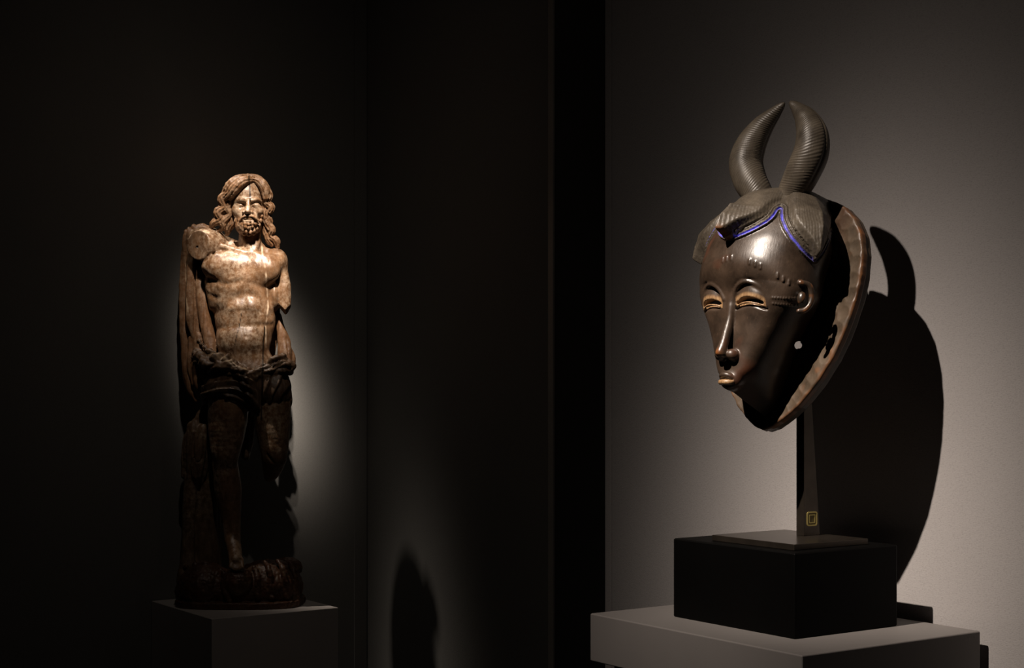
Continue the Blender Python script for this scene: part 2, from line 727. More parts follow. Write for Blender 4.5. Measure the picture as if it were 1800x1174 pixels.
def table(k, v, n=600, sm=8):
    zz = np.linspace(k[0] - .02, k[-1] + .02, n)
    vv = np.interp(zz, k, v)
    g = np.exp(-.5 * (np.arange(-3 * sm, 3 * sm + 1) / sm) ** 2)
    g /= g.sum()
    return zz, np.convolve(np.pad(vv, 3 * sm, mode='edge'), g, 'valid')


HZ = [-.004, 0, .008, .02, .03, .045, .06, .09, .115, .1425, .155, .165, .178, .19, .21, .23, .25, .27, .285, .294, .3]
TY = table(HZ, [.005, .016, .035, .056, .069, .077, .079, .083, .087, .094, .101, .1085, .1142, .1142, .1100, .102, .092, .078, .060, .04, .01])
TW = table(HZ, [.005, .008, .012, .016, .020, .026, .032, .045, .059, .077, .083, .084, .083, .082, .082, .078, .068, .052, .037, .023, .008])


def head_f(x, y, z):
    p = np.interp(z, [.05, .14, .16, .2], [3.6, 3.0, 2.3, 2.15])
    Y = np.interp(z, *TY)
    W = np.interp(z, *TW)
    c = np.minimum(.045, Y * .5)
    b = np.clip((c - y) / .05, 0, .92)
    u = np.abs(x) / (W * (1 - np.interp(z, [.10, .17, .22], [.50, .42, .28]) * b * b))
    v = np.maximum(y - c, 0) / (Y - c)
    return (u ** p + v ** p + 1e-9) ** (1 / p)


def d_head(P):
    x, y, z = (P[..., i].astype(np.float64) for i in range(3))
    e = 5e-4
    f = head_f(x, y, z)
    gx = (head_f(x + e, y, z) - f) / e
    gy = (head_f(x, y + e, z) - f) / e
    gz = (head_f(x, y, z + e) - f) / e
    h2 = gx * gx + gy * gy
    gz = np.clip(np.abs(gz), 0, 1.6 * np.sqrt(h2) + 4)
    d = (f - 1) / np.maximum(np.sqrt(h2 + gz * gz), 6)
    d = smax(d, (z - .2965) * .95, .012)
    return np.clip(d, -.06, .2)


def mask_hit(px, py, off=0.0):
    """local point where the sight line through a photo pixel meets the head"""
    r = np.array([(px - CX) / F, 1, -(py - HY) / F])
    r /= np.linalg.norm(r)
    o = MM.T @ (np.array([0, 0, EYE]) - MO)
    d = MM.T @ r
    t = 1.7
    for _ in range(120):
        q = o + t * d
        s = float(d_head(q)) - off
        t += s * .6
        if abs(s) < 3e-5:
            break
    return q


RIM = np.array([(0, -.001), (.014, .003), (.026, .0105), (.038, .019), (.050, .029), (.063, .044), (.076, .061), (.092, .089), (.101, .112),
                (.108, .137), (.1135, .165), (.1145, .19), (.112, .217), (.104, .242), (.090, .262), (.070, .279), (.045, .290), (.020, .2945), (0, .2955)])


def d_rim2(x, z):
    """signed distance to the rim outline in the x-z plane"""
    px, pz = np.abs(x), z
    best = np.full(len(px), 1e9)
    ins = np.zeros(len(px), bool)
    for (ax, az), (bx, bz) in zip(RIM[:-1], RIM[1:]):
        ex, ez = bx - ax, bz - az
        t = np.clip(((px - ax) * ex + (pz - az) * ez) / (ex * ex + ez * ez), 0, 1)
        d = np.hypot(px - ax - t * ex, pz - az - t * ez)
        best = np.minimum(best, d)
        xi = ax + (pz - az) / (ez if abs(ez) > 1e-9 else 1e-9) * ex
        ins |= (pz >= min(az, bz)) & (pz < max(az, bz)) & (px < xi)
    return np.where(ins, -best, best)


PHI = np.array([0, .06, .127, .21, .296, .37, .443, .495, .528, .545, .560, .588, .657, .747, .873, .96, 1.019, 1.10, 1.17, 1.25, 1.38, 1.52, 1.7])
HLZ = np.array([.2065, .2072, .2095, .2130, .2177, .2228, .2288, .2350, .2425, .2500, .2430, .2353, .2234, .2120, .2010, .1958, .1932, .1905, .1935, .204, .224, .239, .250])
HARC = 0.10


def hairline(P):
    """arc position and signed distance (positive inside the hair) to the scalloped hairline"""
    phi = np.arctan2(P[:, 0], np.maximum(P[:, 1] - .01, 1e-4))
    phi = np.where(phi < 0, -phi * np.interp(-phi, [.3, .6, 1.2], [1.0, 1.02, 1.10]), phi)
    s = phi * HARC
    z = P[:, 2]
    S = PHI * HARC
    best = np.full(len(s), 1e9)
    for a in range(len(S) - 1):
        ex, ez = S[a + 1] - S[a], HLZ[a + 1] - HLZ[a]
        t = np.clip(((s - S[a]) * ex + (z - HLZ[a]) * ez) / (ex * ex + ez * ez), 0, 1)
        best = np.minimum(best, np.hypot(s - S[a] - t * ex, z - HLZ[a] - t * ez))
    return s, np.where(z > np.interp(s, S, HLZ), best, -best)


def sstep(a, b, x):
    t = np.clip((x - a) / (b - a), 0, 1)
    return t * t * (3 - 2 * t)


def hair_height(P, s, b):
    z = P[:, 2]
    h = np.interp(b, [-.001, 0, .0010, .0020, .0028, .0044, .0050, .0062, .0072, .0082, .0092, .0104, .0114, .0126, .0136, .2],
                  [-.002, 0, .0034, .0034, .0014, .0014, .0036, .0046, .0036, .0020, .0036, .0048, .0036, .0018, .0018, .0018])
    # leaf-shaped lobes with a keel: one in front, one at each side
    kc = s / .030
    ks = (s - .109) / .026
    wc, wsd = np.exp(-kc * kc * .7), np.exp(-ks * ks * .7)
    edge = .0132 - .0130 * np.exp(-(s / .011) ** 2) - .0105 * np.exp(-((s - .110) / .008) ** 2)
    grow = sstep(.292, .228, z)
    vale = 1 - np.exp(-((s - .0535) / .011) ** 2)
    lob = .0022 + .0052 * vale + grow * ((.0110 * np.exp(-np.abs(kc) * 2.2) + .0100 * np.clip(1 - s / .050, 0, 1)) * (np.abs(s) < .054) + np.where(P[:, 0] < 0, 1.4, 1.0) * (.0065 * np.exp(-np.abs(ks) * 2.0) + .0065 * np.clip(1 - np.abs(s - .109) / .05, 0, 1)) * (s >= .054))
    lob = lob * (.45 + .55 * sstep(0, .009, b - edge))
    lobe = (b > edge)
    return np.where(lobe, np.maximum(lob, .002), h), lobe


EYES = [(+1, .0275, .0225, .1368), (-1, .0365, .0215, .1370)]   # side, centre x, half width, z
RS = np.random.RandomState(3)
SCARS = []
for grp in ([(1270, 457), (1277, 455), (1285, 453)], [(1317, 460), (1327, 464), (1336, 468)], [(1366, 484), (1376, 490), (1386, 496)]):
    SCARS.append([mask_hit(*p) for p in grp])
BAND = []
for a, b in (((1358, 523), (1402, 524)), ((1359, 533), (1402, 536))):
    BAND += [mask_hit(a[0] + (b[0] - a[0]) * i / 9.0, a[1] + (b[1] - a[1]) * i / 9.0) for i in range(10)]
HOLE = mask_hit(1404, 607)
_dir = MM.T @ np.array([(1404 - CX) / F, 1, -(607 - HY) / F])
_dir /= np.linalg.norm(_dir)
MPARTS = ['face', 'hair', 'ear', 'flange']


def mask_field(P, parts=False):
    P = P.astype(np.float32)
    x, y, z = P[:, 0], P[:, 1], P[:, 2]
    dh = d_head(P).astype(np.float32)
    fl = Field(P, ['face', 'ear'], .03)
    D = fl.D
    under = (.0345 + .78 * np.abs(x) - (.078 - y) * .26 - z) * .85       # jaw and chin cut back underneath
    dh = smax(dh, under, .007).astype(np.float32)
    D['face'][:] = dh
    # brows, eyes
    for sd, ex, hw, ez in EYES:
        ey = .0885 - (ex - .0275) * .35
        lid = lambda u: np.array([sd * (ex + u * hw), ey - .0065 * u * u - .005 * max(u, 0) ** 2, 0])
        us = np.linspace(-1, 1, 11)
        fl.ell('face', (sd * ex, ey + .0115, ez + .0030), (hw + .002, .0056, .0215), .004, cut=True)
        fl.ell('face', (sd * ex, ey - .0050, ez + .0095), (hw + .0005, .0142, .0185), .0012)
        i = fl.near((sd * ex - hw, .05, ez - .012), (sd * ex + hw, .11, ez + .012), .004)
        if len(i):
            u = (x[i] - sd * ex) / (hw * .90)
            mid = ez - .0024 + .0030 * (1 - u * u)
            hgt = .0030 * np.sqrt(np.clip(1 - u * u, 0, 1))
            ds = np.maximum(np.abs(z[i] - mid) - hgt, np.abs(u) * hw - hw)
            D['face'][i] = np.maximum(D['face'][i], -ds)
        fl.tube('face', [lid(u) + (0, .0050, ez - .0072 + .0026 * (1 - u * u) - .001 * u * u) for u in us], [.0020, .0030, .0036, .0040, .0042, .0042, .0042, .0040, .0036, .0030, .0020], .0015, cut=True)
        fl.tube('face', [lid(u) + (0, .0050, ez - .0062 + .0034 * (1 - u * u)) for u in us], .0013, .0004)
        # raised brow arc
        arc = []
        for u in np.linspace(-1.05, 1.05, 13):
            ax = ex + u * (hw + .0005)
            az = ez - .0025 + .0235 * math.sqrt(max(0, 1 - (u / 1.08) ** 2))
            arc.append((sd * ax, az))
        arr = np.array([(a, .0, b) for a, b in arc])
        yy = np.interp(arr[:, 2], *TY)
        ww = np.interp(arr[:, 2], *TW)
        arr[:, 1] = .045 + (yy - .045) * np.clip(1 - (np.abs(arr[:, 0]) / ww) ** 2.15, 0, 1) ** (1 / 2.15) - .0006
        fl.tube('face', arr, .0024, .003)
    # nose
    fl.tube('face', [(0, .0885, .150), (0, .0905, .135), (0, .0900, .115), (0, .0915, .095), (0, .0940, .078)], [.004, .0052, .0050, .0056, .0064], .0035, n=14)
    fl.ell('face', (0, .0935, .0725), (.0068, .0080, .0085), .002)
    for sd in (-1, 1):
        fl.ell('face', (sd * .0095, .0838, .0718), (.0074, .0088, .0075), .002)
    i = fl.near((-.03, .081, .045), (.03, .12, .0665), .004)
    if len(i):
        box = np.maximum(np.maximum(np.abs(x[i]) - .022, .0815 - y[i]), np.maximum(z[i] - (.0655 + (y[i] - .09) * .25), .050 - z[i]))
        D['face'][i] = smax(D['face'][i], -box, .0025)
    # mouth
    fl.ell('face', (0, .0700, .0435), (.0150, .0110, .0115), .006)
    for zz, rr, yo in ((.0468, .0030, 0.0), (.0392, .0034, -.0008)):
        fl.tube('face', [(-.0125, .0735 + yo, .0428), (-.007, .0805 + yo, zz), (0, .0832 + yo, zz + (.0008 if zz > .042 else -.0005)), (.007, .0805 + yo, zz), (.0125, .0735 + yo, .0428)], [.0014, rr, rr, rr, .0014], .0012, n=14)
    fl.tube('face', [(-.0105, .0775, .0430), (0, .0850, .0432), (.0105, .0775, .0430)], [.0008, .0019, .0008], .0008, cut=True, n=10)
    # raised scars
    for gi, g in enumerate(SCARS):
        for sd in (1,):
            for q in g:
                a = np.array(q) * (sd, 1, 1)
                fl.tube('face', [a + (0, -.0011, -.0024), a + (0, -.0005, .0024)], .0018, .0008)
    for q in BAND:
        fl.ell('face', np.array(q) + (-.0003, -.0005, 0), (.0016, .0016, .0020), 0)
    # ears
    for sd in (1, -1):
        c = [(.0825, .0670, .1630), (.0872, .0590, .1625), (.0895, .0545, .1570), (.0900, .0520, .1485), (.0890, .0525, .1395), (.0858, .0560, .1325), (.0815, .0610, .1300)]
        bk = 0.0 if sd > 0 else -.022            # the far ear sits further back
        c = [(sd * (a + bk * .2), b + bk, e) for a, b, e in c]
        fl.tube('ear', c, [.0036, .0038, .0038, .0036, .0036, .0036, .0030], .001, n=20)
        fl.ell('ear', (sd * (.0838 + bk * .2), .0625 + bk, .1455), (.0052, .0050, .0080), .001)
    # hair
    s, b = hairline(P)
    hh, lobe = hair_height(P, s, b)
    near = np.abs(dh) < .035
    hair = np.where(z > .17, dh - hh, 1.0).astype(np.float32)
    hair = np.maximum(hair, np.where(near, -(b + .0002) * .8, .02)).astype(np.float32)
    hair = np.where(near, hair, np.maximum(dh - .012, .004)).astype(np.float32)
    # flange: an oval board with a slight outward dish
    d2 = d_rim2(x.astype(np.float64), z.astype(np.float64)).astype(np.float32)
    dish = .0040 + .0055 * np.exp(d2 / .016)
    dish = -.0015 - .20 * np.clip(.012 + d2, -.05, .012) * 0 + .0045 * sstep(-.03, -.006, d2)
    flg = smax(d2, np.maximum(y - dish, -.0165 - y), .0025)
    # back opening: everything behind is hollow
    shell = np.minimum(D['face'], hair)
    shell = np.maximum(shell, -.010 - y)
    D['face'] = np.maximum(D['face'], -.010 - y)
    hair = np.maximum(hair, -.010 - y)
    cav = dh + .0095
    D['face'] = np.maximum(D['face'], -cav)
    hair = np.maximum(hair, -cav)
    flg = np.maximum(flg, -cav)
    # drilled hole in the cheek
    i = fl.near(HOLE - .10, HOLE + .04, .005)
    if len(i):
        q = P[i] - HOLE.astype(np.float32)
        t = q @ _dir.astype(np.float32)
        dd = np.linalg.norm(q - t[:, None] * _dir.astype(np.float32), axis=1) - .0052
        D['face'][i] = np.maximum(D['face'][i], -dd)
        flg[i] = np.maximum(flg[i], -dd)
    al = [D['face'], hair, np.maximum(D['ear'], -cav), flg]
    if parts:
        return al, (s, b, lobe, dh, d2)
    return np.minimum(np.minimum(np.minimum(al[0], al[1]), al[2]), al[3])


mask_root = empty('carved_mask', MO)
# Blender's frame is right-handed: the object's own y points into the wall
FLIP = np.array([1.0, -1.0, 1.0])
mask_root.rotation_euler = Matrix((MM * FLIP).tolist()).to_euler()
tag(mask_root, 'dark carved wooden mask with two curved horns and blue hairline on a bronze stand', 'mask')


def wood_mask_material(name, dark, mid, rough, redness, spec=0.5):
    m, nt, b = mat(name)
    v = coord(nt)
    n1 = noise(nt, v, 28, 6, 0.65)
    n2 = noise(nt, v, 9, 3, 0.6)
    n3 = noise(nt, coord(nt, (3, 3, 0.6)), 160, 4, 0.6)
    c = ramp(nt, n1, [(0.3, dark), (0.72, mid)])
    red = ramp(nt, n2, [(0.54, (0, 0, 0)), (0.72, (redness,) * 3)])
    c = mixc(nt, red, c, (0.11, 0.028, 0.010))
    c = mixc(nt, math_n(nt, 'MULTIPLY', ramp(nt, n3, [(0.62, (0, 0, 0)), (0.75, (1, 1, 1))]), 0.35), c, tuple(2.2 * q for q in mid))
    tan = attr(nt, 'bare')
    c = mixc(nt, tan, c, ramp(nt, n3, [(0.3, (0.16, 0.075, 0.028)), (0.7, (0.42, 0.27, 0.14))]))
    c = mixc(nt, attr(nt, 'worn'), c, ramp(nt, n1, [(0.35, (0.12, 0.045, 0.016)), (0.65, (0.36, 0.13, 0.035))]))
    c = mixc(nt, attr(nt, 'blue'), c, ramp(nt, n1, [(0.3, (0.06, 0.06, 0.34)), (0.65, (0.17, 0.16, 0.80))]))
    nt.links.new(c, b.inputs['Base Color'])
    rr = ramp(nt, n1, [(0.3, (rough * 0.85,) * 3), (0.7, (min(1, rough * 1.25),) * 3)])
    nt.links.new(rr, b.inputs['Roughness'])
    b.inputs['Specular IOR Level'].default_value = spec
    bump(nt, b, n3, 0.25, 0.0006)
    return m


M_FACE = wood_mask_material('dark_polished_wood', (0.017, 0.0115, 0.008), (0.060, 0.037, 0.023), 0.36, 0.9, 0.75)
M_HAIR = wood_mask_material('matte_blackened_wood', (0.042, 0.034, 0.026), (0.11, 0.090, 0.066), 0.42, 0.0, 0.5)
M_FLANGE = wood_mask_material('adzed_brown_wood', (0.042, 0.030, 0.020), (0.115, 0.084, 0.057), 0.42, 0.3, 0.5)


def build_mask():
    V, Q = surface_nets(mask_field, (-.125, -.022, -.008), (.125, .142, .315), .00105)
    V = relax(V, Q, 1, .35)
    al, (s, b, lobe, dh, d2) = mask_field(V, True)
    lab = np.argmin(np.abs(np.stack(al)), 0)
    lab = np.argmin(np.stack(al), 0)
    Nn = vert_normals(V, Q)
    x, y, z = V.T
    # adze facets on the board, fine hair strokes on the lobes
    fz = lab == 3
    rs = np.random.RandomState(5)
    pts = []
    for r_, o_ in ((-.010, 0), (-.026, .5), (-.042, .2)):
        for a in np.linspace(0, 1, 44):
            k = (a * 2 * (len(RIM) - 1) + o_) % (2 * (len(RIM) - 1))
            kk = k if k < len(RIM) - 1 else 2 * (len(RIM) - 1) - k
            i = min(int(kk), len(RIM) - 2)
            q = RIM[i] + (RIM[i + 1] - RIM[i]) * (kk - i)
            sg = 1 if k < len(RIM) - 1 else -1
            c = np.array([0, .15])
            q = q + (c - q) / np.linalg.norm(c - q) * (-r_) + rs.randn(2) * .0018
            pts.append((sg * q[0], q[1]))
    pts = np.array(pts)
    iv = np.nonzero(fz & (y > -.006))[0]
    dd = np.full(len(iv), 1e9)
    for p in pts:
        dd = np.minimum(dd, (x[iv] - p[0]) ** 2 + (z[iv] - p[1]) ** 2)
    disp = np.zeros(len(V))
    disp[iv] += np.clip(dd / .008 ** 2, 0, 1.6) * .0011 - .0005
    disp[fz] += vnoise(V[fz], 70, 4) * .0003
    hz = (lab == 1) & lobe
    ph = np.where(s < .054, s * 1.0, (s - .109))
    disp[hz] += (.00012 * np.sin((z * 1.0 + np.abs(ph) * .35) * 0 + ph * 1900 + z * 300 + 2 * vnoise(V, 60, 1)) + .0002 * vnoise(V, 500, 2))[hz]
    fc = lab == 0
    disp[fc] += vnoise(V[fc], 60, 7) * .00035
    V2 = V + Nn * disp[:, None]
    Nn = vert_normals(V2, Q)
    # paint and wear
    blue = ((lab == 1) & ~lobe & (b > .0020) & (b < .0052)).astype(float)
    blue *= np.clip(1.05 - .55 * (vnoise(V, 150, 9) > .25) - .6 * sstep(.085, .10, s), 0, 1)
    bare = np.zeros(len(V))
    for sd, ex, hw, ez in EYES:
        u = (x - sd * ex) / (hw * 1.02)
        inn = (np.abs(u) < 1) & (z > ez - .0078 + .0034 * (1 - u * u)) & (z < ez + .0015 + .0078 * np.sqrt(np.clip(1 - u * u, 0, 1))) & (np.abs(x) > .0075) & (y > .06) & fc & (dh > -.0085)
        bare = np.where(inn & (dh > -.006), .9 * np.clip((ez + .0015 + .0078 * np.sqrt(np.clip(1 - u * u, 0, 1)) - z) / .0035 + .15, 0, 1), bare)
    lip = fc & (z > .0345) & (z < .0424) & (np.abs(x) < .0125) & (y > .0775)
    bare = np.where(lip, .95, bare)
    rim_w = np.where(fz, np.exp(-np.abs(d2) / .0012) * (y > -.006), 0) * (.5 + .5 * vnoise(V, 90, 11))
    tipn = (lab == 0) * np.exp(-(((x / .005) ** 2 + ((y - .1015) / .004) ** 2 + ((z - .0715) / .0045) ** 2)))
    keel = (lab == 1) * lobe * np.exp(-((z - .2115) / .006) ** 2 - (s / .006) ** 2)
    earw = (lab == 2) * np.clip(vnoise(V, 160, 12) + .1, 0, 1) * .9
    worn = np.clip(rim_w + tipn + keel + earw, 0, 1)
    worn = np.maximum(worn, np.where(fz, np.clip(vnoise(V, 55, 13) - .55, 0, .3), 0))
    att = {'blue': blue, 'bare': bare, 'worn': worn}
    fl_ = lab[Q]
    flab = np.sort(fl_, 1)[:, 1]
    fx = V[Q].mean(1)
    fphi = np.arctan2(fx[:, 0], np.maximum(fx[:, 1] - .01, 1e-4)) * HARC

    def part(name, sel, m, lb=None):
        o = quad_mesh(name, V2 * FLIP, Q[sel][:, ::-1], Nn * FLIP, m, mask_root, att)
        if lb:
            o['label'] = lb
        return o
    part('face', flab == 0, M_FACE, 'dark polished face with slit eyes and long nose')
    h = flab == 1
    part('hair_lobe', h & (np.abs(fphi) < .054), M_HAIR, 'pointed hair lobe over the forehead')
    part('hair_lobe', h & (fphi >= .054), M_HAIR)
    part('hair_lobe', h & (fphi <= -.054), M_HAIR)
    part('ear', (flab == 2) & (fx[:, 0] > 0), M_FACE)
    part('ear', (flab == 2) & (fx[:, 0] <= 0), M_FACE)
    part('flange', flab == 3, M_FLANGE, 'adzed brown wooden rim board')


build_mask()


def horn(sd):
    ctrl = np.array([(.022, .046, .268, .0175), (.0300, .050, .288, .0190), (.0440, .055, .308, .0212), (.0540, .057, .331, .0215), (.0510, .057, .354, .0195),
                     (.0370, .057, .3765, .0145), (.0195, .057, .3925, .0085), (.0085, .0575, .4010, .0042), (.0050, .0575, .4040, .0015)])
    q = spline(ctrl, 330)
    q[:, 3] = np.maximum(q[:, 3], .0006)
    pts = q[:, :3] * (sd, 1, 1)
    v, f, u, a = sweep(pts, q[:, 3], 120)
    cen = np.repeat(pts, 120, axis=0)
    rad = np.repeat(q[:, 3], 120)
    # chevron grooves on the outer face, a smooth seam along the inner and outer edges
    aa = a if sd > 0 else math.pi - a
    ang = np.arctan2(np.sin(aa - R(80)), np.cos(aa - R(80)))
    frac = np.clip(rad / .0215, .25, 1)
    g = np.sin(u * 2000 - sd * ang * 17.0 * frac + 1.2 * vnoise(v, 70, 3))
    g = g * np.clip(.75 + .6 * vnoise(v, 130, 6), 0, 1)
    fade = sstep(.012, .03, u) * (1 - sstep(.152, .168, u))
    seam = np.exp(-((np.abs(ang) - 1.75) / .10) ** 2)
    d = fade * (.00030 * g * (1 - seam) * (np.abs(ang) < 1.75) - .0012 * seam)
    v = v + (v - cen) / np.maximum(rad, 1e-6)[:, None] * d[:, None]
    o = mesh_obj('horn', v * FLIP, [tuple(reversed(t)) for t in f], M_HAIR, mask_root, True)
    for nm, val in (('worn', sstep(.163, .176, u) * .8), ('blue', u * 0), ('bare', u * 0)):
        at = o.data.attributes.new(nm, 'FLOAT', 'POINT')
        at.data.foreach_set('value', val.astype(np.float32))
    return o


horn(1)
horn(-1)

# ------------------------------------------------------------------ wooden statue
# carved in "photo pixels" at the statue's distance: x to the right, y towards the viewer, z up from the plinth top
SD = 3.19                                        # distance of the statue's axis
PXM = SD / F                                     # metres per unit
SZ0 = HY + H2 / PXM                              # photo row of the plinth top at that distance
SX0 = CX + SC[0] / PXM


def sp3(px, py, d=0.0):
    k = 1 - d / F
    return np.array([CX + (px - CX) * k - SX0, d, SZ0 - (HY + (py - HY) * k)])


def spl(*pts):
    return np.array([sp3(*p) for p in pts])


SPARTS = ['body', 'hair', 'beard', 'loincloth', 'cloak', 'support', 'base']
_rs = np.random.RandomState(11)
BEARD = []
for q, (px, py, d) in enumerate([(412, 372, 26), (412, 380, 28), (414, 388, 29), (417, 395, 31), (421, 401, 33), (427, 406, 36), (433, 409, 38), (440, 410, 38), (447, 408, 36), (453, 403, 33),
                                 (457, 396, 31), (460, 388, 29), (461, 380, 27), (461, 372, 25), (419, 387, 35), (424, 394, 39), (430, 399, 42), (437, 402, 43), (444, 400, 42), (450, 394, 39), (454, 387, 35),
                                 (429, 412, 30), (437, 414, 31), (445, 412, 30), (421, 407, 26), (453, 408, 25), (431, 393, 43), (444, 393, 43), (437, 395, 44)]):
    BEARD.append((436.5 + (px - 436.5) * .92 + _rs.uniform(-1, 1), 385 + (py - 385) * .94 + _rs.uniform(-1, 1), d - 1.5, _rs.uniform(2.6, 3.6)))


def rot_xz(deg):
    a = R(deg)
    return np.array([[math.cos(a), 0, -math.sin(a)], [0, 1, 0], [math.sin(a), 0, math.cos(a)]], np.float32)


def statue_field(P, parts=False):
    P = P.astype(np.float32)
    f = Field(P, SPARTS, 24.0)

    def E(part, c, r, k=4.0, cut=False, tilt=None):
        f.ell(part, sp3(*c), r, k, cut, rot_xz(tilt) if tilt else None)

    def T(part, pts, r, k=3.0, cut=False, n=None):
        f.tube(part, spl(*pts), r, k, cut, n if n is not None else max(6, 4 * len(pts)))
    z = P[:, 2]
    lowz = SZ0 - 700
    # ---- trunk
    E('body', (424, 492, -6), (63, 44, 60), 0)
    E('body', (424, 466, -6), (60, 38, 27), 12)
    E('body', (431, 560, -3), (53, 40, 60), 16)
    E('body', (428, 600, 4), (47, 40, 40), 10)
    E('body', (432, 655, -2), (60, 44, 46), 14)
    T('body', [(439, 405, 2), (441, 446, -2)], [19, 21], 6)
    T('body', [(424, 404, 13), (434, 425, 17), (444, 442, 20)], [5, 5, 4], 5)
    T('body', [(455, 402, 8), (452, 425, 13), (448, 442, 18)], [5, 5, 4], 5)
    T('body', [(428, 440, -8), (400, 430, -10), (368, 421, -8)], [11, 13, 16], 8)
    T('body', [(450, 440, -8), (470, 448, -10), (486, 456, -10)], [13, 14, 14], 8)
    T('body', [(446, 447, 22), (415, 440, 22), (388, 432, 18), (370, 426, 16)], [4, 5, 5, 4], 7)
    T('body', [(452, 448, 22), (470, 451, 18), (484, 457, 10)], [4, 4, 4], 7)
    E('body', (393, 469, 20), (38, 20, 27), 5)
    E('body', (463, 474, 17), (30, 18, 27), 8)
    # belly
    E('body', (414, 540, 24), (16, 13, 14), 10)
    E('body', (442, 540, 24), (16, 13, 14), 10)
    E('body', (432, 592, 47), (3, 5, 3.5), 3, cut=True)
    # flank muscles
    E('body', (373, 515, -4), (6, 20, 30), 14)
    E('body', (485, 520, -6), (8, 22, 26), 8)
    # ---- shoulder stump on the viewer's left: cut flat, with a dowel hole
    q = Field(P, ['s'], 24.0)
    q.ell('s', sp3(366, 430, 2), (30, 30, 29), 0)
    q.tube('s', spl((372, 430, 0), (343, 431, 30)), [27, 26], 6)
    n_ = np.array([-.50, .86, -.04], np.float32)
    n_ /= np.linalg.norm(n_)
    pl = (P - sp3(352, 431, 27).astype(np.float32)) @ n_
    q.D['s'] = smax(q.D['s'], pl, 2.0)
    q.ell('s', sp3(346, 434, 26), (2.2, 5, 2.2), .5, True)
    i = np.nonzero(q.D['s'] < 22)[0]
    f.D['body'][i] = smin(f.D['body'][i], q.D['s'][i], 5)
    T('body', [(376, 444, 26), (374, 462, 24), (378, 472, 22)], [2, 3, 2], 3, cut=True)
    # ---- arm on the viewer's right, broken above the elbow
    E('body', (487, 462, -8), (19, 25, 25), 7)
    T('body', [(489, 468, -8), (497, 500, -6), (500, 520, -4)], [15, 13.5, 12], 5)
    q = Field(P, ['s'], 24.0)
    q.tube('s', spl((498, 505, -5), (501, 548, -2)), [13, 11], 0)
    for (a, b, c), nn in (((496, 540, 8), (-.75, .35, -.75)), ((505, 545, 0), (.85, .2, -.62))):
        m_ = np.array(nn, np.float32)
        m_ /= np.linalg.norm(m_)
        q.D['s'] = smax(q.D['s'], (P - sp3(a, b, c).astype(np.float32)) @ m_, 1.5)
    i = np.nonzero(q.D['s'] < 22)[0]
    f.D['body'][i] = smin(f.D['body'][i], q.D['s'][i], 2)
    T('body', [(486, 478, 8), (485, 495, 4), (487, 520, 0)], [1.5, 2.5, 2.5], 3, cut=True)
    # ---- legs
    T('body', [(404, 680, 8), (400, 740, 16), (397, 785, 20)], [36, 34, 27], 8)
    E('body', (397, 802, 26), (21, 18, 20), 8)
    T('body', [(396, 815, 14), (401, 860, 8), (406, 910, 8), (409, 948, 14)], [22, 23, 17, 13], 8)
    T('body', [(409, 948, 14), (412, 966, 34), (415, 984, 58)], [13, 12.5, 11], 5)
    for k_, (dx, dy) in enumerate([(-9, -1), (-4, 2), (1, 3), (6, 2.5), (11, 0.5)]):
        T('body', [(415 + dx * .8, 984 + dy, 60), (415 + dx, 997 + dy, 70)], [4.6, 3.8], 1.5)
    T('body', [(479, 680, 8), (479, 740, 18), (482, 786, 28)], [33, 31, 25], 8)
    E('body', (484, 802, 36), (20, 16, 19), 7)
    T('body', [(482, 806, 26), (478, 826, 14), (474, 838, 6)], [21, 16, 9], 6)
    T('body', [(468, 775, 42), (473, 800, 48), (482, 815, 50)], [2, 2.5, 2], 3, cut=True)
    # ---- head
    E('body', (436, 350, 4), (30, 37, 38), 3)
    E('body', (436, 378, 14), (25, 25, 30), 8)
    T('body', [(413, 355, 28), (420, 351, 35), (430, 352, 38.5), (436, 355, 38.5), (443, 352, 38.5), (452, 350.5, 34.5), (459, 354, 28)], [2.0, 2.6, 2.6, 2.2, 2.6, 2.6, 2.0], 6)
    E('body', (422.5, 361, 43), (10, 10, 7), 3, cut=True)
    E('body', (449.5, 361, 43), (10, 10, 7), 3, cut=True)
    for ex in (423, 449):
        E('body', (ex, 361, 31.5), (7.5, 5.5, 4.6), 1.5)
        T('body', [(ex - 8, 362, 32), (ex, 364, 37.5), (ex + 8, 362, 32)], [.6, .9, .6], .6, cut=True, n=7)
    T('body', [(436, 352, 42), (436, 362, 45), (435, 371, 50)], [3, 3.8, 5], 2.5)
    E('body', (429.5, 373, 43), (4, 5, 3.5), 2)
    E('body', (441.5, 373, 43), (4, 5, 3.5), 2)
    T('body', [(435.5, 352, 47), (435.5, 374, 57)], [1.0, 1.0], .8, cut=True)
    E('body', (417, 369, 27), (9, 8, 8), 6)
    E('body', (455, 370, 27), (8, 8, 8), 6)
    E('body', (437, 384, 35), (15, 10.5, 12), 5)
    E('body', (437, 399, 28), (14, 13, 11), 5)
    E('body', (438.5, 389, 41), (8, 4.2, 2.6), 1.4)
    E('body', (438.5, 384, 41.5), (8.5, 3.6, 1.9), 1.2)
    T('body', [(429, 386.5, 43), (438.5, 386.3, 46), (448, 386.5, 43)], [.8, 1.5, .8], .8, cut=True, n=8)
    # parting crack from the crown down the forehead, and down the trunk
    T('body', [(438, 312, 30), (439.5, 330, 42), (440, 352, 50)], [1.3, 1.3, 1.0], .6, cut=True)
    T('body', [(461, 420, 20), (463, 455, 38), (468, 500, 42), (470, 545, 36), (463, 590, 38), (462, 640, 46)], [.8, .8, .9, .9, 1.4, 1.6], .6, cut=True)
    T('body', [(424, 552, 44), (420, 575, 47), (414, 606, 46)], [.6, .8, .5], .5, cut=True)
    # ---- beard and moustache
    E('beard', (436.5, 397, 20), (23, 21.5, 17), 0)
    E('beard', (437.5, 385, 47), (11, 12, 9), 3, cut=True)
